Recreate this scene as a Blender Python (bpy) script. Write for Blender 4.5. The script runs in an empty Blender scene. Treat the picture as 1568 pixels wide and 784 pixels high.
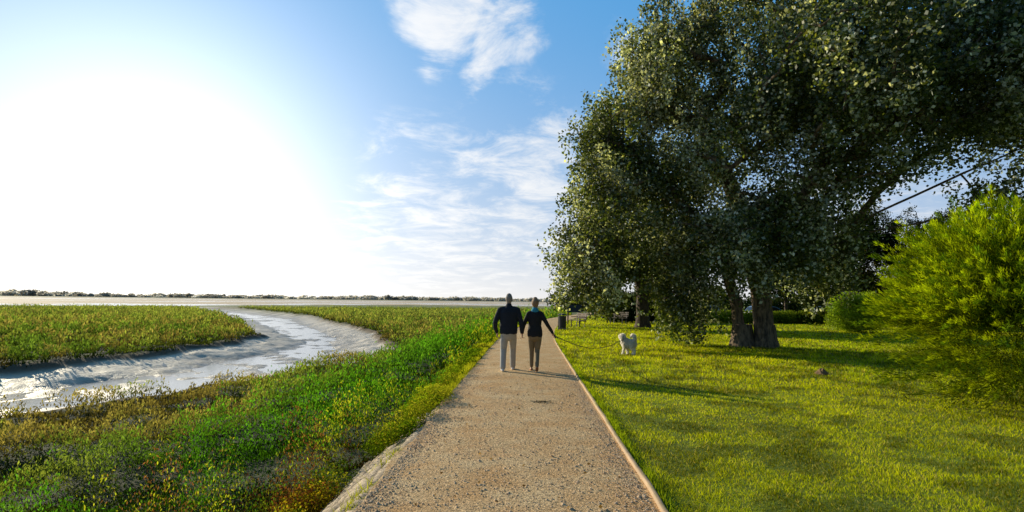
import bpy, math, random
import numpy as np
from mathutils import Vector, Matrix
from mathutils.bvhtree import BVHTree
rng = np.random.default_rng(7); random.seed(7)
sc = bpy.context.scene
sc.view_settings.view_transform='Standard'; sc.view_settings.look='None'; sc.view_settings.exposure=0
# ---------------------------------------------------------------- camera
CAMH=1.65
cam=bpy.data.cameras.new('camera'); co=bpy.data.objects.new('camera',cam); sc.collection.objects.link(co)
cam.lens=20; cam.sensor_width=36; cam.clip_start=0.1; cam.clip_end=9000
M=Matrix.Rotation(math.radians(90+4.53),4,'X')@Matrix.Rotation(math.radians(0.62),4,'Z')
M.translation=Vector((0,0,CAMH)); co.matrix_world=M; sc.camera=co
# ---------------------------------------------------------------- light
AZ=math.radians(50); EL=math.radians(18.5)
S=Vector((-math.sin(AZ)*math.cos(EL),math.cos(AZ)*math.cos(EL),math.sin(EL)))
sl=bpy.data.lights.new('sun','SUN'); sl.energy=5; sl.angle=math.radians(0.5); sl.color=(1,0.88,0.64)
so=bpy.data.objects.new('sun',sl); sc.collection.objects.link(so); so.rotation_euler=S.to_track_quat('Z','Y').to_euler()
w=bpy.data.worlds.new('World'); sc.world=w; w.use_nodes=True
nt=w.node_tree; nt.nodes.clear()
def N(t,typ,**k):
    n=t.nodes.new(typ)
    for a,b in k.items():
        if a=='inp':
            for i,v in b.items(): n.inputs[i].default_value=v
        else: setattr(n,a,b)
    return n
def math_(t,op,a,b=None,c=None,clamp=False):
    n=t.nodes.new('ShaderNodeMath'); n.operation=op; n.use_clamp=clamp
    for i,v in enumerate((a,b,c)):
        if v is None: continue
        if isinstance(v,(int,float)): n.inputs[i].default_value=v
        else: t.links.new(v,n.inputs[i])
    return n.outputs[0]
def vm(t,op,a,b=None,scale=None):
    n=t.nodes.new('ShaderNodeVectorMath'); n.operation=op
    for i,v in enumerate((a,b)):
        if v is None: continue
        if isinstance(v,(tuple,Vector)): n.inputs[i].default_value=tuple(v)
        else: t.links.new(v,n.inputs[i])
    if scale is not None:
        if isinstance(scale,(int,float)): n.inputs['Scale'].default_value=scale
        else: t.links.new(scale,n.inputs['Scale'])
    return n
def mixc(t,f,a,b,bt='MIX'):
    n=t.nodes.new('ShaderNodeMix'); n.data_type='RGBA'; n.blend_type=bt; n.clamp_factor=True
    for i,v in ((0,f),(6,a),(7,b)):
        if isinstance(v,(int,float)): n.inputs[i].default_value=v
        elif isinstance(v,tuple): n.inputs[i].default_value=v
        else: t.links.new(v,n.inputs[i])
    return n.outputs[2]
def smooth(t,x,a,b,lo=0.,hi=1.):
    n=t.nodes.new('ShaderNodeMapRange'); n.interpolation_type='SMOOTHSTEP'
    t.links.new(x,n.inputs[0]); n.inputs[1].default_value=a; n.inputs[2].default_value=b; n.inputs[3].default_value=lo; n.inputs[4].default_value=hi
    return n.outputs[0]
sky=N(nt,'ShaderNodeTexSky',sky_type='NISHITA',sun_disc=False,sun_elevation=EL,sun_rotation=-AZ,air_density=1.0,dust_density=0.4,ozone_density=2.0)
tc=N(nt,'ShaderNodeTexCoord'); D=vm(nt,'NORMALIZE',tc.outputs['Generated']).outputs[0]
sep=N(nt,'ShaderNodeSeparateXYZ'); nt.links.new(D,sep.inputs[0]); dz=sep.outputs[2]
def dirv(px,py):
    u=(px-784)/871; v=(461-py)/871
    return Vector((u,1,v)).normalized()
G=dirv(235,300)
dgr=vm(nt,'DOT_PRODUCT',D,G).outputs['Value']
dg=math_(nt,'MAXIMUM',dgr,0.0)
g1=math_(nt,'MULTIPLY',math_(nt,'POWER',dg,32.0),8.5)
g2=math_(nt,'MULTIPLY',math_(nt,'POWER',dg,7.0),2.4)
zc=math_(nt,'MAXIMUM',dz,0.0)
hz=math_(nt,'POWER',math_(nt,'SUBTRACT',1.0,zc),5.0)
base=mixc(nt,0.90,sky.outputs[0],(0.58,3.5,7.6,1),'MIX')
base=mixc(nt,math_(nt,'MULTIPLY',hz,0.97),base,(8.7,8.5,8.3,1))
# the sky is darker overhead and away from the low sun
dark=math_(nt,'MULTIPLY',smooth(nt,dgr,-0.6,0.28,0.34,1.0),smooth(nt,dz,0.50,0.85,1.0,0.42))
base=vm(nt,'SCALE',base,scale=dark).outputs[0]
zz=math_(nt,'ADD',zc,0.12)
comb=N(nt,'ShaderNodeCombineXYZ')
nt.links.new(math_(nt,'DIVIDE',sep.outputs[0],zz),comb.inputs[0]); nt.links.new(math_(nt,'DIVIDE',sep.outputs[1],zz),comb.inputs[1])
nz=N(nt,'ShaderNodeTexNoise',inp={'Scale':2.6,'Detail':7.0,'Roughness':0.68,'Distortion':0.5}); nt.links.new(comb.outputs[0],nz.inputs['Vector'])
nz2=N(nt,'ShaderNodeTexNoise',inp={'Scale':7.0,'Detail':4.0,'Roughness':0.6}); nt.links.new(D,nz2.inputs['Vector'])
Dw=vm(nt,'NORMALIZE',vm(nt,'ADD',D,vm(nt,'SCALE',vm(nt,'SUBTRACT',nz2.outputs['Color'],(0.5,0.5,0.5)).outputs[0],scale=0.13).outputs[0]).outputs[0]).outputs[0]
mask=None
for (px,py,r0,r1,a) in ((670,5,0.04,0.11,1.0),(770,45,0.03,0.10,1.0),(740,105,0.01,0.08,1.0),(815,225,0.04,0.15,0.75),(680,345,0.06,0.28,0.7),(850,325,0.04,0.2,0.75),(965,50,0.01,0.10,0.55),(1330,300,0.02,0.2,0.6)):
    dd=vm(nt,'DISTANCE',Dw,dirv(px,py)).outputs['Value']
    m=math_(nt,'MULTIPLY',math_(nt,'SUBTRACT',1.0,smooth(nt,dd,r0,r1)),a)
    mask=m if mask is None else math_(nt,'MAXIMUM',mask,m)
cl=smooth(nt,math_(nt,'ADD',nz.outputs['Fac'],math_(nt,'MULTIPLY',mask,0.26)),0.55,0.88)
cl=math_(nt,'MULTIPLY',cl,smooth(nt,mask,0.0,0.5))
base=mixc(nt,math_(nt,'MULTIPLY',cl,0.85),base,(9.3,9.3,9.3,1))
gcol=vm(nt,'SCALE',(1.0,0.95,0.86),scale=g1).outputs[0]
gcol2=vm(nt,'SCALE',(1.0,0.93,0.80),scale=g2).outputs[0]
tot=vm(nt,'ADD',vm(nt,'ADD',base,gcol).outputs[0],gcol2).outputs[0]
bg=N(nt,'ShaderNodeBackground'); bg.inputs[1].default_value=0.1; nt.links.new(tot,bg.inputs[0])
wo=N(nt,'ShaderNodeOutputWorld'); nt.links.new(bg.outputs[0],wo.inputs[0])
# ---------------------------------------------------------------- helpers
def new_obj(name,me,parent=None):
    o=bpy.data.objects.new(name,me); sc.collection.objects.link(o)
    if parent: o.parent=parent
    return o
def np_mesh(name,V,F,mat,col=None,smoothf=False,extra=None,parent=None):
    me=bpy.data.meshes.new(name); V=np.asarray(V,dtype=np.float32); F=np.asarray(F,dtype=np.int32)
    k=F.shape[1]
    me.vertices.add(len(V)); me.vertices.foreach_set('co',V.ravel())
    me.loops.add(F.size); me.loops.foreach_set('vertex_index',F.ravel())
    me.polygons.add(len(F)); me.polygons.foreach_set('loop_start',np.arange(0,F.size,k,dtype=np.int32))
    me.polygons.foreach_set('loop_total',np.full(len(F),k,dtype=np.int32))
    if smoothf: me.polygons.foreach_set('use_smooth',np.ones(len(F),dtype=bool))
    me.update(calc_edges=True)
    if col is not None:
        a=me.color_attributes.new('Col','FLOAT_COLOR','POINT')
        c=np.ones((len(V),4),dtype=np.float32); c[:,:3]=np.clip(col,0,1); a.data.foreach_set('color',c.ravel())
    if extra is not None:
        a=me.attributes.new('wet','FLOAT','POINT'); a.data.foreach_set('value',extra.astype(np.float32))
    me.materials.append(mat); return new_obj(name,me,parent)
_tabs={}
def vnoise(x,y,seed):
    if seed not in _tabs: _tabs[seed]=np.random.default_rng(seed+100).random((256,256))
    T=_tabs[seed]; xi=np.floor(x).astype(int); yi=np.floor(y).astype(int); fx=x-xi; fy=y-yi
    fx=fx*fx*(3-2*fx); fy=fy*fy*(3-2*fy)
    a=T[xi&255,yi&255]; b=T[(xi+1)&255,yi&255]; c=T[xi&255,(yi+1)&255]; d=T[(xi+1)&255,(yi+1)&255]
    return (a*(1-fx)+b*fx)*(1-fy)+(c*(1-fx)+d*fx)*fy
def fbm(x,y,s,seed=0,o=4):
    r=0;a=1;t=0
    for i in range(o):
        r=r+a*vnoise(x/s*2**i+17*i,y/s*2**i+5*i,seed+i); t+=a; a*=.5
    return r/t
def sst(a,b,x):
    t=np.clip((x-a)/(b-a),0,1); return t*t*(3-2*t)
# ---------------------------------------------------------------- terrain functions
def pc(y):
    y=np.asarray(y,dtype=float); q=np.clip(y-20,0,45)
    return -0.13+0.03*y+0.0027*q*q+np.clip(y-65,0,None)*0.24
near=[(-60,-6),(-30,4),(-16,9.0),(-11.1,12.4),(-8.8,15.4),(-7.6,19),(-7.0,22),(-5.7,24.6),(-5.2,28.5),(-6.6,34),(-11.3,48),(-20,66),(-31,90),(-80,163)]
far=[(-110,165),(-86,150),(-46,89),(-27.5,58),(-20.8,45),(-18.0,40),(-17.4,36),(-17.2,30),(-17.6,25.9),(-18.6,20.7),(-26,16),(-45,10),(-75,6)]
POLY=np.array(near+far,float)
def creek_sd(x,y):
    x=x+ (fbm(x,y,2.2,31,3)-.5)*1.6; y=y+(fbm(x,y,2.2,41,3)-.5)*1.6
    dmin=np.full(x.shape,1e9); inside=np.zeros(x.shape,bool); n=len(POLY)
    for i in range(n):
        ax,ay=POLY[i]; bx,by=POLY[(i+1)%n]
        ex,ey=bx-ax,by-ay; t=np.clip(((x-ax)*ex+(y-ay)*ey)/(ex*ex+ey*ey),0,1)
        dmin=np.minimum(dmin,np.hypot(x-ax-t*ex,y-ay-t*ey))
        c=((ay>y)!=(by>y)); 
        xc=(bx-ax)*(y-ay)/((by-ay) if by!=ay else 1e-9)+ax
        inside^=(c&(x<xc))
    return np.where(inside,dmin,-dmin)
def shore(x): return 140+160*sst(-140,-40,x)+ (fbm(x,x*0,40,77,2)-.5)*30
def dike(left): return -0.80*sst(-.15,1.25,left)
def terrain(x,y):
    s=x-pc(y); left=-s-1.25
    lawn=0.05*(fbm(x,y,3,3)-.5)-0.02*sst(1.2,1.6,s)+0.25*sst(8,30,s)*(fbm(x,y,12,9)-.3)
    marsh=dike(left)-.1*sst(1,6,left)+.26*(fbm(x,y,2.5,5)-.5)*sst(.8,2,left)
    z=np.where(s>0,lawn*(s>1.22),marsh)
    sd=np.where(s<-3,creek_sd(x,y),-9)
    rid=np.abs(fbm(x*.9+y*.45,y*.55-x*.35,1.3,15,4)-.5)*2
    chan=sst(2.6,3.6,sd+1.6*(fbm(x,y,5,19,2)-.5))
    bed=-1.16-.24*sst(.4,3.4,sd)-.13*chan+.17*(rid-.28)+.08*(fbm(x,y,.5,25,3)-.5)
    f=sst(-.05,.8,sd); z2=z*(1-f)+bed*f
    fl=sst(0,12,y-shore(x))*(s<-2)
    flat=-1.50+.5*(fbm(x*.35,y,22,23,4)-.46)
    z2=z2*(1-fl)+flat*fl
    land=sst(1500,1700,np.hypot(x,y)); z2=z2*(1-land)+1.0*land
    return z2,s,sd,fl
# ---------------------------------------------------------------- materials
def newmat(name):
    m=bpy.data.materials.new(name); m.use_nodes=True; t=m.node_tree; t.nodes.clear()
    o=N(t,'ShaderNodeOutputMaterial'); return m,t,o
def leafmat(name,trans=0.45,rough=0.45,gloss=0.06,tboost=(1.25,1.25,0.6)):
    m,t,o=newmat(name)
    a=N(t,'ShaderNodeAttribute',attribute_name='Col')
    d=N(t,'ShaderNodeBsdfDiffuse'); t.links.new(a.outputs['Color'],d.inputs[0])
    tr=N(t,'ShaderNodeBsdfTranslucent'); tcn=vm(t,'MULTIPLY',a.outputs['Color'],tboost).outputs[0]; t.links.new(tcn,tr.inputs[0])
    mx=N(t,'ShaderNodeMixShader',inp={0:trans}); t.links.new(d.outputs[0],mx.inputs[1]); t.links.new(tr.outputs[0],mx.inputs[2])
    if gloss<=0: t.links.new(mx.outputs[0],o.inputs[0]); return m
    g=N(t,'ShaderNodeBsdfGlossy',inp={'Roughness':rough,'Color':(1,1,1,1)})
    m2=N(t,'ShaderNodeMixShader',inp={0:gloss}); t.links.new(mx.outputs[0],m2.inputs[1]); t.links.new(g.outputs[0],m2.inputs[2])
    t.links.new(m2.outputs[0],o.inputs[0]); return m
def simple(name,col,rough=0.7,noise=0.25,scale=8,bump=0.2,metal=0):
    m,t,o=newmat(name); p=N(t,'ShaderNodeBsdfPrincipled'); p.inputs['Roughness'].default_value=rough; p.inputs['Metallic'].default_value=metal
    tcx=N(t,'ShaderNodeTexCoord'); n=N(t,'ShaderNodeTexNoise',inp={'Scale':scale,'Detail':5.0}); t.links.new(tcx.outputs['Object'],n.inputs['Vector'])
    c0=tuple(c*(1-noise) for c in col)+(1,); c1=tuple(min(1,c*(1+noise)) for c in col)+(1,)
    t.links.new(mixc(t,n.outputs['Fac'],c0,c1),p.inputs['Base Color'])
    if bump:
        b=N(t,'ShaderNodeBump',inp={'Strength':bump,'Distance':0.02}); t.links.new(n.outputs['Fac'],b.inputs['Height']); t.links.new(b.outputs[0],p.inputs['Normal'])
    t.links.new(p.outputs[0],o.inputs[0]); return m
mg,t,o=newmat('ground_material')
p=N(t,'ShaderNodeBsdfPrincipled'); a=N(t,'ShaderNodeAttribute',attribute_name='Col'); wa=N(t,'ShaderNodeAttribute',attribute_name='wet')
tcx=N(t,'ShaderNodeTexCoord'); n1=N(t,'ShaderNodeTexNoise',inp={'Scale':3.0,'Detail':9.0,'Roughness':0.7}); t.links.new(tcx.outputs['Object'],n1.inputs['Vector'])
t.links.new(mixc(t,1.0,a.outputs['Color'],mixc(t,n1.outputs['Fac'],(0.45,0.45,0.45,1),(1.5,1.5,1.5,1)),'MULTIPLY'),p.inputs['Base Color'])
wr_=math_(t,'MULTIPLY',wa.outputs['Fac'],smooth(t,n1.outputs['Fac'],.60,.40,.66,1.0))
rr=N(t,'ShaderNodeMapRange',inp={3:0.95,4:0.34}); t.links.new(wr_,rr.inputs[0]); t.links.new(rr.outputs[0],p.inputs['Roughness'])
p.inputs['Specular Tint'].default_value=(1,.93,.82,1)
b=N(t,'ShaderNodeBump',inp={'Strength':0.8,'Distance':0.14}); t.links.new(n1.outputs['Fac'],b.inputs['Height']); t.links.new(b.outputs[0],p.inputs['Normal'])
t.links.new(p.outputs[0],o.inputs[0])
def axis(lo,hi,st,LO,HI,g=1.09):
    a=list(np.arange(lo,hi+st/2,st)); d=st;x=a[-1]
    while x<HI: d*=g; x+=d; a.append(x)
    d=st;x=a[0];pre=[]
    while x>LO: d*=g; x-=d; pre.append(x)
    return np.array(pre[::-1]+a)
xs=axis(-32,12,.16,-3600,3600); ys=axis(2,50,.18,-40,3800)
X,Y=np.meshgrid(xs,ys); x=X.ravel(); y=Y.ravel()
z,s,sd,fl=terrain(x,y)
n=fbm(x,y,1.7,51); nb=fbm(x,y,9,55)
lawnc=np.array([.17,.23,.012]); marshc=np.array([.035,.048,.013]); mudc=np.array([.68,.58,.45]); sandc=np.array([.70,.53,.34]); dirt=np.array([.16,.11,.065])
C=np.where((s>0)[:,None],lawnc,marshc)*(0.6+.8*n)[:,None]
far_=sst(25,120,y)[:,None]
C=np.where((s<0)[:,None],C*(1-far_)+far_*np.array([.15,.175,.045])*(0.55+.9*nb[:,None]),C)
bank=(sst(-.1,.1,sd)*(1-sst(.3,.8,sd)))[:,None]; mud=sst(.2,.8,sd)[:,None]
mr=np.clip((z+1.50)/.22,0,1)[:,None]
C=C*(1-mud)+mud*mudc*(.6+.4*mr)*(.6+.8*fbm(x,y,1.0,61)[:,None]); C=C*(1-bank)+bank*dirt*.9
C=C*(1-fl[:,None])+fl[:,None]*sandc*(.8+.4*nb[:,None])
land=sst(1500,1650,np.hypot(x,y))[:,None]; C=C*(1-land)+land*np.array([.2,.22,.12])
wet=np.clip(mud[:,0]*(1-.3*mr[:,0])+.2*fl,0,1)
nx,ny=len(xs),len(ys); idx=np.arange(nx*ny).reshape(ny,nx)
F=np.stack([idx[:-1,:-1],idx[:-1,1:],idx[1:,1:],idx[1:,:-1]],-1).reshape(-1,4)
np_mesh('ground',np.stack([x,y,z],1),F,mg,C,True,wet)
mw,t,o=newmat('water_material'); p=N(t,'ShaderNodeBsdfPrincipled'); p.inputs['Base Color'].default_value=(.36,.31,.24,1); p.inputs['Roughness'].default_value=.2
tcx=N(t,'ShaderNodeTexCoord'); n1=N(t,'ShaderNodeTexNoise',inp={'Scale':4.0,'Detail':4.0}); t.links.new(tcx.outputs['Object'],n1.inputs['Vector'])
b=N(t,'ShaderNodeBump',inp={'Strength':0.35,'Distance':0.03}); t.links.new(n1.outputs['Fac'],b.inputs['Height']); t.links.new(b.outputs[0],p.inputs['Normal']); t.links.new(p.outputs[0],o.inputs[0])
np_mesh('estuary_water',[(-3500,-30,-1.52),(500,-30,-1.52),(500,2600,-1.52),(-3500,2600,-1.52)],[(0,1,2,3)],mw)
# ---------------------------------------------------------------- path
mp,t,o=newmat('gravel_path_material'); p=N(t,'ShaderNodeBsdfPrincipled'); p.inputs['Roughness'].default_value=.95; p.inputs['Specular IOR Level'].default_value=.15
tcx=N(t,'ShaderNodeTexCoord')
v=N(t,'ShaderNodeTexVoronoi',inp={'Scale':60.0}); n1=N(t,'ShaderNodeTexNoise',inp={'Scale':1.6,'Detail':8.0,'Roughness':.65}); n2=N(t,'ShaderNodeTexNoise',inp={'Scale':30.0,'Detail':5.0,'Roughness':.85})
for q in (v,n1,n2): t.links.new(tcx.outputs['Object'],q.inputs['Vector'])
c=mixc(t,smooth(t,n1.outputs['Fac'],.3,.7),(.88,.54,.25,1),(1.0,.74,.42,1))
c=mixc(t,1.0,c,mixc(t,smooth(t,n2.outputs['Fac'],.33,.68),(.52,.49,.45,1),(1.15,1.15,1.15,1)),'MULTIPLY')
sepc=N(t,'ShaderNodeSeparateColor'); t.links.new(v.outputs['Color'],sepc.inputs[0])
c=mixc(t,1.0,c,mixc(t,sepc.outputs[0],(.68,.66,.62,1),(1.15,1.13,1.1,1)),'MULTIPLY')
t.links.new(c,p.inputs['Base Color'])
hh=math_(t,'ADD',math_(t,'MULTIPLY',n2.outputs['Fac'],1.2),math_(t,'MULTIPLY',v.outputs['Distance'],-.6))
hh=math_(t,'ADD',hh,math_(t,'MULTIPLY',n1.outputs['Fac'],1.5))
b=N(t,'ShaderNodeBump',inp={'Strength':0.8,'Distance':0.014}); t.links.new(hh,b.inputs['Height']); t.links.new(b.outputs[0],p.inputs['Normal']); t.links.new(p.outputs[0],o.inputs[0])
py=np.concatenate([np.arange(-10,30,.25),np.arange(30,110,1.)]); ss=np.linspace(-1.24,1.2,13)
PX=pc(py)[:,None]+ss[None,:]; PX[:,0]+=(fbm(py,py*0,.9,71)-.5)*.16
PY=np.repeat(py[:,None],13,1); PZ=0.012+.025*(1-(ss/1.24)**2)[None,:]+.02*(fbm(PX,PY,.8,72)-.5)
idx=np.arange(PX.size).reshape(PX.shape); F=np.stack([idx[:-1,:-1],idx[:-1,1:],idx[1:,1:],idx[1:,:-1]],-1).reshape(-1,4)
np_mesh('gravel_path',np.stack([PX.ravel(),PY.ravel(),PZ.ravel()],1),F,mp,smoothf=True)
me_=simple('edging_wood',(.50,.34,.19),.8,.45,6,.5)
def strip(name,y0,y1,step,prof,mat,wob=.008):
    yy=np.arange(y0,y1,step); k=len(prof); V=[]
    for q in yy:
        o_=(random.random()-.5)*wob*2
        for (a_,b_) in prof: V.append((float(pc(q))+a_+o_,q,b_+o_*.5))
    F=[]
    for i in range(len(yy)-1):
        for j in range(k-1): a_=i*k+j; F.append((a_,a_+1,a_+k+1,a_+k))
    return np_mesh(name,V,F,mat)
strip('path_edging_board',-8,100,.6,[(1.19,-.03),(1.19,.045),(1.20,.05),(1.225,.05),(1.232,.045),(1.232,-.05)],me_)
# stone revetment: worn pale stones and mortar on the slope
ms,t,o=newmat('revetment_stone'); p=N(t,'ShaderNodeBsdfPrincipled'); p.inputs['Roughness'].default_value=.9
tcx=N(t,'ShaderNodeTexCoord'); n1=N(t,'ShaderNodeTexNoise',inp={'Scale':14.0,'Detail':8.0,'Roughness':.75}); a=N(t,'ShaderNodeAttribute',attribute_name='Col')
t.links.new(tcx.outputs['Object'],n1.inputs['Vector'])
c=mixc(t,1.0,a.outputs['Color'],mixc(t,smooth(t,n1.outputs['Fac'],.3,.7),(.40,.36,.31,1),(1.2,1.18,1.1,1)),'MULTIPLY')
t.links.new(c,p.inputs['Base Color'])
b=N(t,'ShaderNodeBump',inp={'Strength':0.9,'Distance':0.03}); t.links.new(n1.outputs['Fac'],b.inputs['Height']); t.links.new(b.outputs[0],p.inputs['Normal']); t.links.new(p.outputs[0],o.inputs[0])
V=[];F=[];CC=[]
for row in range(6):
    q=-4.0+row*.13
    while q<26:
        L_=random.uniform(.14,.46); l0=-.02+row*.15; l1=l0+.165
        ny_=4
        o_=len(V); cst=random.uniform(.75,1.1); cc=(.84*cst,.66*cst,.46*cst); hgt=random.uniform(-.01,.018); sh=random.uniform(-.015,.015); sink=random.random()<.12
        for a_ in range(ny_):
            for b_ in range(ny_):
                fa=a_/(ny_-1); fb=b_/(ny_-1); yy_=q+fa*(L_+.01); lf=l0+fb*(l1-l0)+sh; edge=0 if 0<a_<ny_-1 and 0<b_<ny_-1 else 1
                xx_=float(pc(yy_))-1.22-lf; V.append([xx_+random.uniform(-.012,.012),yy_+random.uniform(-.018,.018),(0 if edge else 1)*(.020+hgt)+(-.004 if edge else 0)+random.uniform(-.006,.006)-(.03 if sink else 0)]); f_=.45 if edge else 1; CC.append((cc[0]*f_,cc[1]*f_,cc[2]*f_))
        for a_ in range(ny_-1):
            for b_ in range(ny_-1): k_=o_+a_*ny_+b_; F.append((k_,k_+ny_,k_+ny_+1,k_+1))
        q+=L_
V=np.array(V); lf_=-(V[:,0]-pc(V[:,1]))-1.25; V[:,2]+=dike(lf_)+.008
np_mesh('stone_revetment',V,F,ms,np.array(CC),True)
def pebbles(name,n_,mat):
    r=np.exp(rng.uniform(np.log(3.5),np.log(14),n_)); sgn=rng.random(n_)
    s_=np.where(sgn<.5,rng.uniform(-1.2,1.15,n_),np.where(sgn<.8,-1.2+np.abs(rng.normal(0,.14,n_)),1.14-np.abs(rng.normal(0,.12,n_))))
    xx=pc(r)+s_; sz=rng.gamma(2,.0020,n_)+.003; zz_=.016+.023*(1-(s_/1.24)**2)
    base=np.array([[1,0,0],[0,1,0],[-1,0,0],[0,-1,0],[0,0,.8]],float)
    V=base[None]*sz[:,None,None]*rng.uniform(.6,1.4,(n_,5,1))+np.stack([xx,r,zz_],1)[:,None]
    f=np.array([[0,1,4],[1,2,4],[2,3,4],[3,0,4]]); F=(f[None]+np.arange(n_)[:,None,None]*5).reshape(-1,3)
    col=np.repeat(np.array([.90,.62,.37])*rng.uniform(.5,1.1,(n_,1)),5,0)
    np_mesh(name,V.reshape(-1,3),F,mat,col)
mpb,t,o=newmat('pebble_material'); p=N(t,'ShaderNodeBsdfPrincipled'); p.inputs['Roughness'].default_value=.9; p.inputs['Specular IOR Level'].default_value=.2; a=N(t,'ShaderNodeAttribute',attribute_name='Col'); t.links.new(a.outputs['Color'],p.inputs['Base Color']); t.links.new(p.outputs[0],o.inputs[0])
pebbles('gravel_pebbles',16000,mpb)
# ---------------------------------------------------------------- blades & leaves
def unit(v): return v/np.maximum(np.linalg.norm(v,axis=1,keepdims=True),1e-9)
def blades(name,P,h,wd,col,mat,lean=.35,parent=None,tipcol=1.35):
    n_=len(P); an=rng.uniform(0,2*np.pi,n_); side=np.stack([np.cos(an),np.sin(an),np.zeros(n_)],1)
    l=rng.normal(0,lean,(n_,2))*h[:,None]; tip=P+np.concatenate([l,h[:,None]],1)
    V=np.empty((n_,3,3)); V[:,0]=P-side*wd[:,None]; V[:,1]=P+side*wd[:,None]; V[:,2]=tip
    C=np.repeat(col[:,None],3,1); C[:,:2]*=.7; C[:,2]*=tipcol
    return np_mesh(name,V.reshape(-1,3),np.arange(3*n_).reshape(-1,3),mat,C.reshape(-1,3),parent=parent)
def leaves(name,P,size,col,mat,aspect=.7,d=None,upbias=0.,parent=None):
    n_=len(P); 
    if d is None: d=rng.normal(0,1,(n_,3)); d[:,2]+=upbias
    d=unit(d); q=unit(np.cross(d,rng.normal(0,1,(n_,3))))
    s_=size[:,None]; V=np.empty((n_,4,3)); V[:,0]=P-d*s_*.5; V[:,1]=P+q*s_*.5*aspect; V[:,2]=P+d*s_*.5; V[:,3]=P-q*s_*.5*aspect
    return np_mesh(name,V.reshape(-1,3),np.arange(4*n_).reshape(-1,4),mat,np.repeat(col,4,0),parent=parent)
mgr=leafmat('grass_blade_material',.6,.5,.0,(1.25,1.2,.4))
n_=420000; r=np.exp(rng.uniform(np.log(3.2),np.log(75),n_)); th=rng.uniform(math.radians(-4),math.radians(54),n_)
x=r*np.sin(th); y=r*np.cos(th); s=x-pc(y); k=s>1.22+rng.normal(0,.03,n_)**2*2; x,y,r,s=x[k],y[k],r[k],s[k]
z=terrain(x,y)[0]; cn=fbm(x,y,1.3,81); c2=fbm(x,y,.35,85,3); c3=fbm(x,y,6,88)
h=(.014+.040*c2)*rng.uniform(.6,1.3,len(x))*np.clip(r/9,1,2.4); wd=.0026*np.clip(r/4,.8,14)
col=np.array([.42,.52,.012])*(0.35+1.2*cn)[:,None]; yl=sst(.40,.66,c3)[:,None]; col=col*(1-yl*.6)+yl*.6*np.array([.66,.68,.015])*(0.4+1.1*cn)[:,None]
dk=sst(.50,.64,fbm(x,y,.6,89,3))[:,None]; col*=(1-.6*dk)
dry=rng.random(len(x))<.06*(1+2*cn); col[dry]=np.array([.55,.45,.16])
col*=rng.uniform(.4,1.5,(len(x),1))
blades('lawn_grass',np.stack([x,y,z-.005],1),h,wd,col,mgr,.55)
n_=9000; y=np.exp(rng.uniform(np.log(3.2),np.log(50),n_)); tuft=sst(.5,.7,vnoise(y*2.2,y*0,90)); s=1.23+np.abs(rng.normal(0,.05,n_)); k=rng.random(n_)<.25+tuft; y=y[k]; s=s[k]
x=pc(y)+s; blades('edge_grass_tufts',np.stack([x,y,np.zeros(len(x))],1),rng.uniform(.04,.10,len(x)),.004*np.clip(y/6,1,6),np.array([.32,.42,.02])*rng.uniform(.5,1.3,(len(x),1)),mgr,.5)
n_=28000; y=np.exp(rng.uniform(np.log(4),np.log(50),n_)); s=-1.25-np.abs(rng.normal(0,.15,n_))*np.clip(y/8,.4,1); tuft=sst(.45,.65,vnoise(y*1.6,y*0,94))+sst(9,15,y)
k=rng.random(n_)<tuft*.8*(.10+.9*sst(6.5,9.0,y)); y=y[k]; s=s[k]; x=pc(y)+s; z=terrain(x,y)[0]
blades('verge_grass_tufts',np.stack([x,y,z],1),rng.uniform(.05,.17,len(x))*np.clip(y/8,.6,1),.005*np.clip(y/6,1,6),np.array([.36,.38,.03])*rng.uniform(.5,1.3,(len(x),1)),mgr,.45)
# marsh
mmv=leafmat('marsh_leaf_material',.5,.45,.0)
n_=600000; r=np.exp(rng.uniform(np.log(3.8),np.log(170),n_)); th=rng.uniform(math.radians(-56),math.radians(6),n_)
x=r*np.sin(th); y=r*np.cos(th); z,s,sd,fl=terrain(x,y)
k=(s<-1.90+.40*sst(7,11,y)-.45*fbm(y,y*0,1.1,95))&(sd<.05+.3*rng.random(n_)**2)&(fl<.5); x,y,z,s,sd,r=[q[k] for q in (x,y,z,s,sd,r)]
left=-s-1.25; strip_=(1-sst(3.0,4.8,left+(fbm(x,y,2,97)-.5)*2.4))
cl=fbm(x,y,.75,101,3); cb=fbm(x,y,4.5,105,3); cs=fbm(x,y,.30,107,2)
tf=sst(.38,.66,cl)
H=(.04+.28*tf)*(1+.6*cb)+strip_*(.04+.50*tf*(.5+cs))*sst(.3,1.3,left)
H*=np.clip(.7+r/60,1,1.6)*(.5+1.0*vnoise(x*6,y*6,109))
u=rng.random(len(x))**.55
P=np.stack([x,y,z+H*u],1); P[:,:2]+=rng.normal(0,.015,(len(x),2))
g=np.array([.065,.185,.010]); ol=np.array([.17,.185,.04]); br=np.array([.22,.15,.06])
m1=np.clip(strip_+.10,0,1)[:,None]; col=ol*(1-m1)+g*m1*1.15
m2=(sst(.46,.60,cb)*(1-strip_)*.8)[:,None]; col=col*(1-m2)+m2*np.array([.07,.13,.018])
m3=(sst(.48,.62,fbm(x,y,1.6,113))*(1-strip_*.85)*.7)[:,None]; col=col*(1-m3)+m3*br
m5=sst(.45,.62,fbm(x*.5,y,14,121,3))[:,None]
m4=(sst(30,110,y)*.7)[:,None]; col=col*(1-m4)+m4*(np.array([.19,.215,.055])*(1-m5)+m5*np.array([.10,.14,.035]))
rd=(rng.random(len(x))<.7)*(left<2.0)*(y<9)*sst(.42,.54,fbm(x,y,.5,117)); rd=rd[:,None]; col=col*(1-rd)+rd*np.array([.17,.075,.03])
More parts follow.
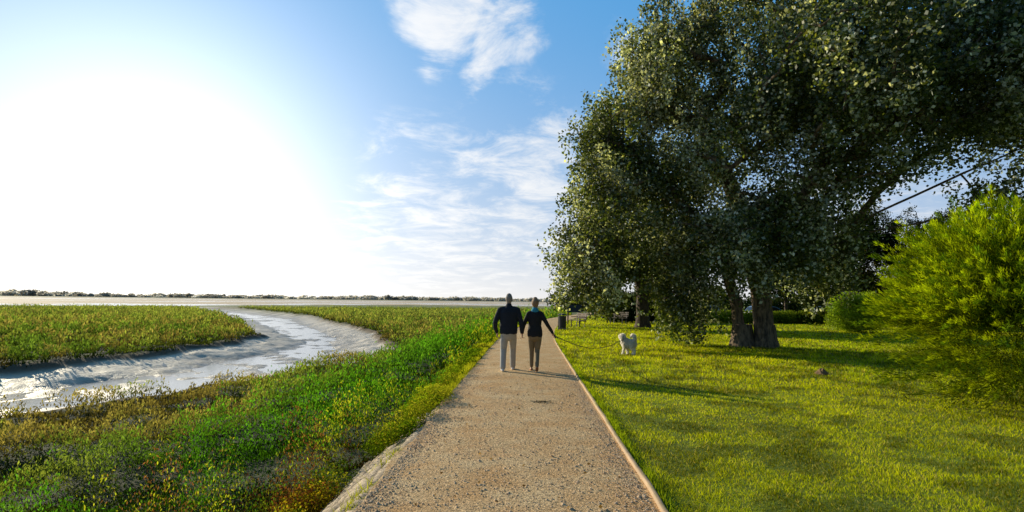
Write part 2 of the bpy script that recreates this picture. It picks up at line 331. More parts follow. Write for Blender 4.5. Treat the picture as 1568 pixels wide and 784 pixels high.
yl=((left<1.7)*(rng.random(len(x))<.7)*sst(.35,.55,fbm(x,y,1.5,119)))[:,None]; col=col*(1-yl*(1-rd))+yl*(1-rd)*np.array([.30,.31,.02])
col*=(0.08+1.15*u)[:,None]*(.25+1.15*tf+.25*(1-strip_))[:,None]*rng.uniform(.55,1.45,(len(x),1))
size=rng.uniform(.020,.048,len(x))*np.clip(r/7,.7,11)
d=rng.normal(0,.5,(len(x),3)); d[:,2]+=1.1
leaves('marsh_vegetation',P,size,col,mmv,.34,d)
def herb(cx,cy,cz,rad,ht,n_,colr,size):
    a_=rng.normal(0,1,(n_,3)); a_=unit(a_)*rng.random((n_,1))**.4; a_[:,2]=np.abs(a_[:,2])
    P=np.array([cx,cy,cz])+a_*np.array([rad,rad,ht])
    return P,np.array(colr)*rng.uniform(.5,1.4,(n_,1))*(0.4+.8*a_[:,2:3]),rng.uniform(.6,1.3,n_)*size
Ps,Cs,Ss=[],[],[]
for i in range(200):
    yy_=math.exp(random.uniform(math.log(4.6),math.log(34))); lf=random.uniform(.12,.85)*(.6+min(yy_/14,1)*.4)
    if yy_<7.5 and lf<.75: lf=.85+random.random()*.35
    xx_=float(pc(yy_))-1.25-lf; zz_=float(terrain(np.array([xx_]),np.array([yy_]))[0][0])
    cc=random.choice([(.34,.38,.015),(.21,.30,.012),(.40,.38,.03),(.13,.22,.012)])
    if yy_<7 and random.random()<.5: cc=random.choice([(.50,.22,.02),(.26,.09,.03),(.50,.37,.02)])
    rad=random.uniform(.12,.38); P_,C_,S_=herb(xx_,yy_,zz_,rad,rad*random.uniform(.8,1.4),int(520*rad/.25),cc,.033*max(1,yy_/9))
    Ps.append(P_);Cs.append(C_);Ss.append(S_)
leaves('bank_herbs',np.concatenate(Ps),np.concatenate(Ss),np.concatenate(Cs),mmv,.5)
# ---------------------------------------------------------------- trees
def tubes(segs,sides=6):
    A=np.array([s_[0] for s_ in segs],float);B=np.array([s_[1] for s_ in segs],float);ra=np.array([s_[2] for s_ in segs]);rb=np.array([s_[3] for s_ in segs])
    d=unit(B-A); ref=np.where(np.abs(d[:,2:3])<.9,np.array([[0,0,1.]]),np.array([[1.,0,0]])); u=unit(np.cross(d,ref)); v_=np.cross(d,u)
    an=np.arange(sides)/sides*2*np.pi; n_=len(A)
    ring=u[:,None]*np.cos(an)[None,:,None]+v_[:,None]*np.sin(an)[None,:,None]
    V=np.concatenate([(A-d*ra[:,None]*.15)[:,None]+ring*ra[:,None,None],(B+d*rb[:,None]*.15)[:,None]+ring*rb[:,None,None]],1).reshape(-1,3)
    f=np.array([[i,(i+1)%sides,sides+(i+1)%sides,sides+i] for i in range(sides)])
    return V,(f[None]+np.arange(n_)[:,None,None]*2*sides).reshape(-1,4)
def bark(name,c0,c1):
    m,t,o=newmat(name); p=N(t,'ShaderNodeBsdfPrincipled'); p.inputs['Roughness'].default_value=.9
    tcx=N(t,'ShaderNodeTexCoord'); mp_=N(t,'ShaderNodeMapping'); mp_.inputs['Scale'].default_value=(6,6,1.6); t.links.new(tcx.outputs['Object'],mp_.inputs[0])
    n1=N(t,'ShaderNodeTexNoise',inp={'Scale':1.5,'Detail':8.0,'Roughness':.7}); t.links.new(mp_.outputs[0],n1.inputs['Vector'])
    t.links.new(mixc(t,smooth(t,n1.outputs['Fac'],.35,.65),c0+(1,),c1+(1,)),p.inputs['Base Color'])
    b=N(t,'ShaderNodeBump',inp={'Strength':1.0,'Distance':0.08}); t.links.new(n1.outputs['Fac'],b.inputs['Height']); t.links.new(b.outputs[0],p.inputs['Normal']); t.links.new(p.outputs[0],o.inputs[0]); return m
bk=bark('poplar_bark',(.04,.03,.02),(.28,.20,.12)); bkd=bark('dark_bark',(.03,.022,.016),(.12,.085,.055))
def tree(name,trunks,lobes,ncl,nleaf,lsize,palette,barkm,leafm,tip=.016,crad=.5,shell=.35,trunk_r=None,seed=1,droop=.25,aspect=.75):
    R=np.random.default_rng(seed); e=bpy.data.objects.new(name,None); sc.collection.objects.link(e); e.location=trunks[0][0]
    nodes=[];par=[]
    for tr in trunks:
        prev=-1
        pts=[np.array(q,float) for q in tr]
        for i in range(len(pts)-1):
            m_=max(1,int(np.linalg.norm(pts[i+1]-pts[i])/.5))
            for j in range(m_):
                nodes.append(pts[i]+(pts[i+1]-pts[i])*j/m_+(R.normal(0,.025,3) if (i or j) else 0)); par.append(prev); prev=len(nodes)-1
        nodes.append(pts[-1]); par.append(prev)
    vol=np.array([l[3]**2*(l[4] if len(l)>4 else 1) for l in lobes]); vol=vol/vol.sum()
    li=R.choice(len(lobes),ncl,p=vol); cl=[]
    for i in li:
        l=lobes[i]; d=R.normal(0,1,3); d/=np.linalg.norm(d); rr_=l[3]*(shell+(1-shell)*R.random())**.6*(.84+.32*R.random())
        zs=l[5] if len(l)>5 else .85
        q=np.array(l[:3])+d*rr_*np.array([1,1,zs])
        if q[2]<.35: q[2]=.35+R.random()*.3
        cl.append(q)
    cl=np.array(cl); t0=np.array(trunks[0][-1],float)
    order=np.argsort(np.linalg.norm(cl-t0*np.array([1,1,.8]),axis=1)); ends=[]
    cap=len(nodes)+ncl*30; NA=np.zeros((cap,3)); NA[:len(nodes)]=nodes; cnt=len(nodes); par=par+[0]*(cap-cnt)
    minz=np.array(trunks[0][min(1,len(trunks[0])-1)])[2]
    for ci in order:
        q=cl[ci]; d=NA[:cnt]-q; dist=np.sqrt((d**2).sum(1))+np.where(NA[:cnt,2]<min(minz,q[2]+1),3,0)+np.clip(NA[:cnt,2]-q[2],0,None)*.35
        j=int(np.argmin(dist)); a_=NA[j].copy(); L=np.linalg.norm(q-a_); m_=max(1,int(L/.45)); prev=j
        mid=(a_+q)/2+np.array([0,0,.12*L])+R.normal(0,.07*L,3)
        for s_ in range(1,m_+1):
            tt=s_/m_; pnt=(1-tt)**2*a_+2*tt*(1-tt)*mid+tt*tt*q
            NA[cnt]=pnt+R.normal(0,.02,3); par[cnt]=prev; prev=cnt; cnt+=1
        ends.append(prev)
    w_=np.zeros(cnt); 
    for e_ in ends: w_[e_]+=1
    for i in range(cnt-1,-1,-1):
        if par[i]>=0: w_[par[i]]+=w_[i]
    rad=tip*np.maximum(w_,1)**.48
    if trunk_r:
        sc_=trunk_r/rad[0]; rad=np.where(rad>tip*4,np.minimum(rad*sc_,trunk_r),rad)
    segs=[]
    for i in range(cnt):
        if par[i]>=0:
            pr=par[i]; ra_=min(rad[pr],rad[i]*1.25) if rad[i]<.7*rad[pr] else rad[pr]
            segs.append((NA[pr],NA[i],ra_,rad[i]))
    for tr in trunks:
        b_=np.array(tr[0],float)
        if b_[2]<.5:
            rr_=trunk_r or rad[0]; segs.append((b_-np.array([0,0,.25]),b_+np.array([0,0,.18]),rr_*1.6,rr_*1.25)); segs.append((b_+np.array([0,0,.18]),b_+np.array([0,0,.8]),rr_*1.25,rr_*1.0))
    V,F=tubes(segs,9); loc=np.array(trunks[0][0],float)
    np_mesh('trunk_and_limbs',V-loc,F,barkm,smoothf=True,parent=e)
    P=[];per=nleaf//ncl
    for q in cl:
        sub=R.normal(0,crad*.66,(max(4,per//24),3)); 
        ii=R.integers(0,len(sub),per); pp=q+sub[ii]+R.normal(0,crad*.24,(per,3)); pp[:,2]-=np.abs(R.normal(0,droop,per))
        P.append(pp)
    P=np.concatenate(P); P=P[P[:,2]>.08]; n_=len(P)
    cp=fbm(P[:,0]+P[:,2]*.8,P[:,1]+P[:,2]*.5,1.1,seed+300,2)
    rnk=np.clip(R.random(n_)*.6+ (cp-.2)*.65,0,.9999); cum=np.cumsum([q[1] for q in palette]); cum/=cum[-1]
    srt=np.argsort(np.argsort(rnk))/n_; pi=np.searchsorted(cum,srt)
    col=np.array([q[0] for q in palette])[np.clip(pi,0,len(palette)-1)]*R.uniform(.65,1.35,(n_,1))
    patch=fbm(P[:,0]*1.0+P[:,2],P[:,1]+P[:,2]*.7,1.6,seed+200,3); col*=(0.45+1.1*patch)[:,None]
    leaves('foliage',P-loc,R.uniform(.6,1.3,n_)*lsize,col,leafm,aspect,parent=e)
    return e
mpl=leafmat('poplar_leaf_material',.50,.5,.03,(1.4,1.33,.5))
pal=[((.06,.09,.02),.33),((.11,.14,.03),.23),((.19,.20,.04),.08),((.24,.28,.22),.15),((.60,.64,.54),.21)]
tree('white_poplar_tree',
 [[(9.75,22,0),(9.65,22,1.6),(9.5,22.1,3.2),(9.0,22.3,5.5),(7.6,22.5,9)],
  [(8.95,22.2,0),(8.75,22.2,1.6),(8.2,22.1,3.4),(6.9,22,5.2),(5.4,22,7.2)],
  [(9.7,22,2.1),(10.8,21.6,3.2),(12.6,21,4.6),(14.8,20,5.8),(17,19,6.9)],
  [(11.5,21.4,3.7),(13.2,20.6,4.3),(15.4,19.5,4.8),(17.6,18.5,5.6),(19.5,18,6.4)],
  [(12.6,21,4.6),(13.8,20.6,6.2),(15.8,20,7.8)],
  [(9.6,22,2.8),(10.1,20.8,4.6),(11,19.5,7),(12,18.5,9.5)]],
 [(5.2,22.3,4.9,2.9),(5.8,23,8.4,3.1),(8.7,22,11.8,4.2),(9.6,21.3,7.2,3.6),(12.2,19.5,8.6,3.4),(14.8,18.3,9.6,3.5),(13.6,20,12.4,4),(2.9,22.6,3.5,1.5,1.5,.9),
  (7.2,21.6,3.6,2.0),(6.7,22.4,1.9,1.15,2.0,1.25),(18,19,9.6,3.3),(11.4,21.5,4.4,1.7,1.3),(9.3,20.8,4.2,1.9,1.5),(10.5,16.5,9.5,2.6),(4.0,22,6.7,1.8),(4.1,22.6,8.4,1.5),(17,16.5,8.9,2.3),(3.6,22,2.4,.9,1.4),(6,22,11,2.2),(12.3,22.5,3.3,1.3,1.2),(16.5,19,5.9,1.0,.5)],
 1300,300000,.132,pal,bk,mpl,trunk_r=.37,seed=5,crad=.56)
pal2=[((.07,.10,.02),.5),((.12,.14,.03),.3),((.20,.18,.03),.1),((.28,.30,.22),.1)]
tree('poplar_tree',[[(8.7,37.8,0),(8.7,37.8,2),(8.4,37.8,5),(8.2,38,8)]],
 [(7.8,37,6.8,3.6),(5.6,37,4.3,2.2),(6.0,37,2.2,1.3,1,.9),(10,38,5,3)],260,50000,.2,pal2,bkd,mpl,trunk_r=.42,seed=8,crad=.6)
mdk=leafmat('dark_foliage_material',.3,.5,.0)
pald=[((.03,.048,.014),.6),((.06,.075,.02),.3),((.14,.12,.02),.1)]
tree('pine_tree',[[(27,46,0),(27,46,3),(27.3,46,6),(27,46,8)]],[(27,46,6.5,2.8),(24.8,45,5,2.2),(29,46,7.5,2.4),(31,47,4.5,2.8),(25,46,3,1.8)],220,45000,.23,pald,bkd,mdk,trunk_r=.3,seed=9,aspect=.35)
tree('pine_tree',[[(33,44,0),(33,44,3),(33,44,7)]],[(33,44,6.5,3.4),(36,44,5,3.0),(33,43,3.4,2.4)],180,35000,.23,pald,bkd,mdk,trunk_r=.3,seed=10,aspect=.35)
tree('small_tree',[[(25,52,0),(25,52,2),(25,52,4)]],[(25,52,4.4,2.2)],60,14000,.2,pald,bkd,mdk,trunk_r=.16,seed=12)
tree('broadleaf_tree',[[(27,24,0),(27,24,3),(26,24,7)]],[(26,23,10,3.4),(28,22,11,4),(23,22,11.5,2.8)],240,50000,.21,pal2,bkd,mpl,trunk_r=.35,seed=14)
def mass(name,pts,n_,lsz,colr,mat,aspect=.7):
    A=np.array([q[3]*q[5] for q in pts],float); A/=A.sum(); ii=rng.choice(len(pts),n_,p=A); q=np.array(pts)[ii]
    a_=unit(rng.normal(0,1,(n_,3)))*(rng.random((n_,1))**.35); a_*=(1+.25*(rng.random((n_,1))-.5))
    P=q[:,:3]+a_*q[:,3:6]; P[:,2]=np.maximum(P[:,2],.05+rng.random(n_)*.2)
    nn=fbm(P[:,0]+P[:,2],P[:,1]+P[:,2],1.0*lsz/.1,130,3); col=np.array(colr)*(0.35+1.2*nn)[:,None]*rng.uniform(.6,1.4,(n_,1))
    return leaves(name,P,rng.uniform(.6,1.3,n_)*lsz,col,mat,aspect)
pts=[]
for i in range(46):
    xx_=9+i*2.6+random.random()*2; h_=random.uniform(2.2,4.6)+ (2.0 if i>14 else 0); pts.append((xx_,88+random.random()*10-i*.55,h_*.5,random.uniform(2,4),2.5,h_*.62))
mass('background_tree_belt',pts,80000,.42,(.06,.08,.02),mdk)
hp=[(20.4+random.uniform(-.85,.85),34+random.uniform(-.7,.7),random.uniform(.5,1.85),.75,.75,.62) for i in range(26)]
mass('round_shrub',hp,55000,.09,(.34,.44,.02),leafmat('shrub_leaf_material',.5,.5,.02))
hp=[(xx_,47+random.random(),.5,1.1,.8,.62) for xx_ in np.arange(13.5,40,1.1)]
mass('clipped_hedge',hp,45000,.15,(.20,.26,.02),mdk)
hp=[(8.6+.7*i,47+i*.3,1.2,1.2,1,1.4) for i in range(7)]
mass('dark_shrub',hp,24000,.16,(.05,.07,.015),mdk)
pts=[]
for i in range(420):
    u=-1.25+i*1.65/420+random.random()*.004; dd=1750+random.random()*250-550*max(0,-u-.35)
    h_=random.uniform(3,11)*(0.5+fbm(np.array([u*9.]),np.array([0.]),1,141)[0]) + max(0,-u-.75)*16
    pts.append((u*dd,dd,h_*.5+1,random.uniform(8,26),8,h_*.75))
mass('distant_tree_line',pts,60000,7.0,(.75,.72,.64),leafmat('hazed_foliage',.5,.8,0,(1.1,1.05,.95)))  # pale leaf colour has the distance haze painted in
# ---------------------------------------------------------------- tamarisk shrub
def plume_shrub(name,c,rad,npl,per,mat):
    d=rng.normal(0,1,(npl,3)); d[:,2]=np.where(rng.random(npl)<.72,np.abs(d[:,2]),d[:,2]); d=unit(d)
    c=np.array(c); rad=np.array(rad); lump=.76+.48*fbm(d[:,0]*2.2+d[:,2]*2+9,d[:,1]*2.2+9,.8,151,2)
    st=rng.uniform(.35,.85,npl); L=rng.uniform(.4,.85,npl)
    A=c+d*rad*st[:,None]*lump[:,None]; dirn=unit(d*np.array([1,1,.8])+np.array([-.10,0,.55])+rng.normal(0,.2,(npl,3)))
    t_=rng.random((npl,per)); 
    pos=A[:,None]+dirn[:,None]*(L[:,None]*t_)[...,None]; pos[...,2]-=.16*t_**2.5
    spread=(.10*(1.1-t_)*L[:,None]/.6)[...,None]; off=rng.normal(0,1,(npl,per,3))*spread*.75
    pos=pos+off; dl=unit((dirn[:,None]+off/np.maximum(spread,.01)*.35+rng.normal(0,.22,(npl,per,3))).reshape(-1,3))
    P=pos.reshape(-1,3); n_=len(P); tf=t_.reshape(-1)
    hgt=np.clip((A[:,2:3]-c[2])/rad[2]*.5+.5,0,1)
    bc=np.where(rng.random((npl,1))<.3+.5*hgt,np.array([[.44,.54,.012]]),np.array([[.15,.25,.012]]))*rng.uniform(.7,1.25,(npl,1))*(.5+.6*hgt); col=np.repeat(bc,per,0)*(0.22+1.0*tf)[:,None]*rng.uniform(.7,1.3,(n_,1))  # lit top and dark bottom painted into the plume colour by height
    k=P[:,2]>.02
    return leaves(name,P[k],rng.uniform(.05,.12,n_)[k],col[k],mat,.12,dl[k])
shr=leafmat('tamarisk_material',.55,.5,.0,(1.3,1.25,.5))
plume_shrub('tamarisk_shrub',(8.50,9.5,1.33),(2.2,2.0,1.92),3300,110,shr)
# ---------------------------------------------------------------- figures
def tube(points,radii,seg=14,frame=None,round_=True):
    pts=[Vector(p_) for p_ in points]; rad=[(r_,r_) if not isinstance(r_,tuple) else r_ for r_ in radii]
    if round_:
        d0=(pts[0]-pts[1]).normalized(); d1=(pts[-1]-pts[-2]).normalized(); m0=min(rad[0]); m1=min(rad[-1])
        P=[pts[0]+d0*m0*.95,pts[0]+d0*m0*.7]+pts+[pts[-1]+d1*m1*.7,pts[-1]+d1*m1*.95]
        R_=[(rad[0][0]*.25,rad[0][1]*.25),(rad[0][0]*.72,rad[0][1]*.72)]+rad+[(rad[-1][0]*.72,rad[-1][1]*.72),(rad[-1][0]*.25,rad[-1][1]*.25)]
    else: P,R_=pts,rad
    V=[];F=[]
    for i,p_ in enumerate(P):
        tg=(P[min(i+1,len(P)-1)]-P[max(i-1,0)]).normalized(); ref=Vector(frame) if frame else (Vector((1,0,0)) if abs(tg.x)<.85 else Vector((0,1,0)))
        u=(ref-tg*ref.dot(tg)).normalized(); v_=tg.cross(u)
        for j in range(seg):
            a_=2*math.pi*j/seg; V.append(p_+u*math.cos(a_)*R_[i][0]+v_*math.sin(a_)*R_[i][1])
    for i in range(len(P)-1):
        for j in range(seg): F.append((i*seg+j,i*seg+(j+1)%seg,(i+1)*seg+(j+1)%seg,(i+1)*seg+j))
    F.append(tuple(range(seg))[::-1]); F.append(tuple((len(P)-1)*seg+j for j in range(seg)))
    return V,F
def figure(name,parts,mats,voxel=.008,loc=(0,0,0),rotz=0,smooth_it=2,parent=None,hem=None,hemx=.24):
    V=[];F=[];by={}
    for (v_,f_),mi in parts:
        o_=len(V); V+=[tuple(q) for q in v_]; F+=[tuple(i+o_ for i in ff) for ff in f_]
        bv,bf=by.setdefault(mi,([],[])); o2=len(bv); bv+=[tuple(q) for q in v_]; bf+=[tuple(i+o2 for i in ff) for ff in f_]
    me=bpy.data.meshes.new(name+'_src'); me.from_pydata(V,[],F); me.update()
    ob=new_obj(name+'_src',me); m_=ob.modifiers.new('r','REMESH'); m_.mode='VOXEL'; m_.voxel_size=voxel
    sm=ob.modifiers.new('s','SMOOTH'); sm.factor=.5; sm.iterations=smooth_it
    dg_=bpy.context.evaluated_depsgraph_get(); me2=bpy.data.meshes.new_from_object(ob.evaluated_get(dg_)); bpy.data.objects.remove(ob)
    trees={mi:BVHTree.FromPolygons([Vector(q) for q in bv],bf) for mi,(bv,bf) in by.items()}
    me2.materials.clear()
    for m_ in mats: me2.materials.append(m_)
    for p_ in me2.polygons:
        c_=p_.center; best=None
        for mi,tr in trees.items():
            r_=tr.find_nearest(c_)
            if r_[0] is not None and (best is None or r_[3]<best[0]): best=(r_[3],mi)
        mi=best[1]
        if hem and mi in (0,1) and abs(c_.x)<hemx and c_.z<hem+.25: mi=0 if c_.z>hem+.008*math.sin(c_.x*40) else 1
        p_.material_index=mi; p_.use_smooth=True
    me2.name=name; o_=new_obj(name,me2,parent); o_.location=loc; o_.rotation_euler=(0,0,rotz); return o_
def hand(wr,dirn,palmn,side,mi,curl=.6,sc_=1.):
    wr=Vector(wr); d=Vector(dirn).normalized(); pn=Vector(palmn); pn=(pn-d*pn.dot(d)).normalized(); sd_=Vector(side); sd_=(sd_-d*sd_.dot(d)-pn*sd_.dot(pn)).normalized()
    out=[(tube([wr-d*.02,wr+d*.03*sc_,wr+d*.085*sc_],[(.024*sc_,.018*sc_),(.036*sc_,.016*sc_),(.040*sc_,.013*sc_)],12,tuple(sd_)),mi)]
    for k_,(o_,L) in enumerate(((.030,.070),(.010,.080),(-.010,.074),(-.030,.058))):
        b_=wr+d*.082*sc_+sd_*o_*sc_; c1=curl*.5; c2=curl*1.4
        p1=b_+(d*math.cos(c1)+pn*math.sin(c1))*L*.45*sc_; p2=p1+(d*math.cos(c2)+pn*math.sin(c2))*L*.33*sc_; p3=p2+(d*math.cos(c2*1.4)+pn*math.sin(c2*1.4))*L*.25*sc_
        out.append((tube([b_-d*.015,p1,p2,p3],[.0095*sc_,.0088*sc_,.008*sc_,.007*sc_],8),mi))
    tb=wr+d*.02*sc_+sd_*.025*sc_; t1=tb+(d*.6+sd_*.65+pn*.25).normalized()*.04*sc_; t2=t1+(d*.9+sd_*.15+pn*.4).normalized()*.032*sc_
    out.append((tube([tb,t1,t2],[.013*sc_,.011*sc_,.009*sc_],8),mi)); return out
def head(c,h,skin,hairi,eyei,lipi,style,turn=0):
    c=Vector(c); k_=h/.235; R_=Matrix.Rotation(turn,3,'Z'); L=lambda x,y,z: c+R_@Vector((x*k_,y*k_,z*k_))
    fr=tuple(R_@Vector((1,0,0))); P=[]
    P.append((tube([L(0,.012,-.105),L(0,.010,-.07),L(0,.005,-.02),L(0,0,.04),L(0,-.005,.085)],[(.040*k_,.048*k_),(.060*k_,.076*k_),(.072*k_,.094*k_),(.076*k_,.098*k_),(.058*k_,.074*k_)],18,fr),skin))
    P.append((tube([L(0,.098,.012),L(0,.116,-.022)],[.008*k_,.015*k_],8),skin))
    for s_ in (-1,1):
        P.append((tube([L(s_*.077,-.008,.018),L(s_*.083,-.014,-.005),L(s_*.078,-.006,-.03)],[(.009*k_,.020*k_),(.009*k_,.018*k_),(.008*k_,.012*k_)],8),skin))
        P.append((tube([L(s_*.030,.083,.004),L(s_*.036,.083,.004)],[.010*k_,.010*k_],8),eyei))
        P.append((tube([L(s_*.020,.092,.022),L(s_*.044,.082,.024)],[.005*k_,.005*k_],6),hairi))
    P.append((tube([L(-.022,.088,-.058),L(0,.096,-.058),L(.022,.088,-.058)],[.006*k_,.008*k_,.006*k_],8),lipi))
    if style=='man':
        P.append((tube([L(0,-.022,-.055),L(0,-.020,-.01),L(0,-.020,.035),L(0,-.020,.062)],[(.064*k_,.076*k_),(.079*k_,.090*k_),(.082*k_,.091*k_),(.074*k_,.080*k_)],18,fr),hairi))
    else:
        P.append((tube([L(0,-.018,-.07),L(0,-.018,-.02),L(0,-.014,.045),L(0,-.010,.095)],[(.066*k_,.078*k_),(.088*k_,.098*k_),(.092*k_,.106*k_),(.066*k_,.080*k_)],18,fr),hairi))
    return P
navy=simple('navy_jacket',(.014,.018,.028),.9,.3,12,.5); jean=simple('light_trousers',(.46,.44,.40),.85,.2,10,.5); white=simple('white_shoe',(.75,.75,.75),.5,.05,20,0)
skinm=simple('skin',(.50,.28,.19),.55,.08,20,0); grey=simple('grey_hair',(.30,.26,.22),.8,.4,80,.5); eyem=simple('eye_dark',(.03,.02,.02),.2,0,5,0); lip=simple('lips',(.35,.13,.11),.5,0,5,0)
black=simple('black_jacket',(.012,.012,.014),.85,.3,12,.5); khaki=simple('olive_trousers',(.24,.18,.10),.85,.25,10,.5); blond=simple('dark_blonde_hair',(.30,.18,.09),.7,.4,80,.5); scarf=simple('blue_scarf',(.03,.28,.40),.9,.3,30,.4); brown=simple('brown_shoe',(.34,.16,.08),.6,.2,20,0)
def shoe(heel,toe,mi,k_=1):
    h_=Vector(heel);t_=Vector(toe); m_=(h_*.5+t_*.5)
    return [(tube([h_,h_*.65+t_*.35+Vector((0,0,.012)),m_+Vector((0,0,.006)),t_],[(.036*k_,.036*k_),(.038*k_,.042*k_),(.044*k_,.034*k_),(.040*k_,.022*k_)],12,(1,0,0)),mi)]
P=[]
P.append((tube([(0,-.01,.88),(0,-.01,.96),(0,-.005,1.08),(0,0,1.22),(0,-.005,1.36),(0,0,1.44),(0,0,1.49)],[(.202,.150),(.207,.154),(.205,.152),(.218,.152),(.222,.138),(.175,.115),(.085,.085)],22,(1,0,0),),0))
P.append((tube([(0,0,1.46),(0,.0,1.525)],[(.078,.082),(.070,.074)],14,(1,0,0)),0))
P.append((tube([(0,0,1.48),(0,.015,1.58)],[.060,.056],12),3))
P+=[(tube([(s_*.07,0,1.44),(s_*.20,0,1.415)],[.07,.070],12),0) for s_ in (-1,1)]
P.append((tube([(-.20,0,1.41),(-.265,-.02,1.26),(-.315,-.045,1.12),(-.31,.0,1.0),(-.28,.05,.905)],[.072,.066,.058,.052,.041],14),0))
P.append((tube([(.20,0,1.41),(.25,-.02,1.26),(.290,-.035,1.13),(.300,-.01,1.0),(.305,.02,.90)],[.072,.066,.058,.052,.041],14),0))
P+=hand((-.275,.06,.885),(.08,.2,-1),(1,0,0),(0,1,0),3,.7); P+=hand((.306,.022,.885),(.1,.0,-1),(1,0,0),(0,1,0),3,.8)
P.append((tube([(0,0,.82),(0,0,.95)],[(.172,.13),(.175,.132)],18,(1,0,0)),1))
P.append((tube([(-.085,0,.86),(-.105,.02,.68),(-.115,.035,.50),(-.12,-.04,.30),(-.125,-.11,.10)],[.102,.092,.076,.070,.068],14),1))
P.append((tube([(.085,0,.86),(.10,.11,.68),(.105,.19,.52),(.105,.22,.30),(.105,.25,.10)],[.102,.092,.076,.070,.068],14),1))
P+=shoe((-.125,-.155,.040),(-.145,.075,.026),2); P+=shoe((.105,.215,.040),(.125,.445,.040),2)
P+=head((0,.02,1.665),.235,3,4,5,6,'man',.12)
figure('man',P,[navy,jean,white,skinm,grey,eyem,lip],.0085,(-.06,13.35,.028),hem=.86)
P=[]
P.append((tube([(0,-.01,.82),(0,-.01,.92),(0,0,1.05),(0,0,1.17),(0,0,1.28),(0,0,1.35),(0,0,1.40)],[(.178,.135),(.178,.135),(.152,.118),(.160,.118),(.170,.112),(.135,.10),(.075,.075)],22,(1,0,0)),0))
P+=[(tube([(s_*.06,0,1.355),(s_*.15,0,1.33)],[.06,.058],12),0) for s_ in (-1,1)]
P.append((tube([(0,0,1.37),(0,.0,1.42),(0,.005,1.45)],[(.092,.092),(.090,.090),(.070,.075)],16,(1,0,0)),7))
P.append((tube([(0,0,1.40),(0,.015,1.50)],[.05,.048],12),3))
P.append((tube([(-.15,0,1.325),(-.215,-.02,1.18),(-.265,-.03,1.06),(-.285,0,.96),(-.290,.03,.88)],[.058,.053,.046,.042,.034],14),0))
P.append((tube([(.15,0,1.325),(.225,-.02,1.19),(.29,-.02,1.08),(.365,.05,.97),(.42,.11,.885)],[.058,.053,.046,.042,.034],14),0))
P+=hand((-.290,.032,.865),(-.1,0,-1),(-1,0,0),(0,1,0),3,.8,.9); P+=hand((.428,.118,.872),(.55,.5,-.7),(-.3,-.3,-1),(-.3,.8,0),3,1.2,.9)
P.append((tube([(0,0,.80),(0,-.01,.90)],[(.16,.125),(.165,.13)],18,(1,0,0)),1))
P.append((tube([(-.08,0,.84),(-.075,.05,.66),(-.07,.10,.48),(-.07,.09,.28),(-.07,.08,.12)],[.092,.080,.060,.052,.046],14),1))
P.append((tube([(.08,0,.84),(.075,.02,.66),(.06,.03,.48),(.05,-.12,.30),(.045,-.26,.15)],[.092,.080,.060,.052,.044],14),1))
P+=shoe((-.07,.045,.038),(-.085,.25,.024),2,.9); P+=shoe((.042,-.315,.125),(.045,-.17,.028),2,.9)
P+=head((0,.02,1.575),.225,3,4,5,6,'woman',.25)
figure('woman',P,[black,khaki,brown,skinm,blond,eyem,lip,scarf],.0085,(.555,13.42,.028),hem=.80,hemx=.2)
# dog : local +X is forward
dm=simple('white_fur',(.85,.81,.72),.9,.08,30,.3); nose=simple('dog_nose',(.02,.02,.02),.3,0,5,0)
dog=bpy.data.objects.new('dog',None); sc.collection.objects.link(dog); DL=Vector((3.72,18.2,.0)); DR=math.radians(148); dog.location=DL; dog.rotation_euler=(0,0,DR); dog.scale=(.95,.95,1.1)
P=[]
P.append((tube([(-.17,0,.31),(-.10,0,.32),(0,0,.31),(.10,0,.33),(.15,0,.36)],[(.095,.10),(.11,.11),(.11,.11),(.115,.135),(.09,.11)],18,(0,1,0)),0))
P.append((tube([(.13,0,.38),(.19,0,.46)],[.080,.072],12),0))
P.append((tube([(.19,0,.50),(.245,0,.505)],[(.080,.076),(.074,.070)],14,(0,1,0)),0))
P.append((tube([(.26,0,.485),(.32,0,.475)],[(.042,.038),(.032,.028)],12,(0,1,0)),0)); P.append((tube([(.335,0,.485),(.345,0,.485)],[.013,.012],8),1))
for s_ in (-1,1):
    P.append((tube([(.195,s_*.064,.545),(.195,s_*.090,.49),(.20,s_*.092,.425)],[(.022,.015),(.034,.016),(.024,.014)],10,(1,0,0)),0))
    P.append((tube([(.297,s_*.033,.522),(.305,s_*.035,.522)],[.011,.011],8),1))
    ph=.045*s_
    P.append((tube([(.11,s_*.06,.30),(.105,s_*.065,.20),(.11+ph,s_*.065,.12),(.105+ph*1.3,s_*.065,.035),(.13+ph*1.3,s_*.065,.018)],[.054,.042,.032,.028,.025],10),0))
    P.append((tube([(-.15,s_*.055,.30),(-.10-ph,s_*.065,.20),(-.19-ph,s_*.065,.125),(-.18-ph,s_*.065,.035),(-.155-ph,s_*.065,.018)],[.072,.054,.034,.028,.025],10),0))
P.append((tube([(-.18,0,.38),(-.225,0,.46),(-.205,0,.54),(-.14,0,.565),(-.09,0,.53)],[.03,.032,.034,.030,.020],12),0))
body=figure('body',P,[dm,nose],.010,(0,0,0),0,1,dog)
me=body.data; nv=len(me.vertices); vc=np.empty(nv*3); me.vertices.foreach_get('co',vc); vc=vc.reshape(-1,3); vn=np.array([v_.normal for v_ in me.vertices])
ii=rng.integers(0,nv,36000); k=(np.linalg.norm(vc[ii]-np.array([.32,0,.495]),axis=1)>.05); ii=ii[k]; P0=vc[ii]; d=unit(vn[ii]*.6+np.array([-.3,0,-.6])+rng.normal(0,.33,(len(ii),3)))
L=rng.uniform(.028,.055,len(ii)); L=np.where(P0[:,2]<.2,L*.55,L); P1=P0+d*L[:,None]*.4+vn[ii]*.006; P1[:,2]=np.maximum(P1[:,2],.012)
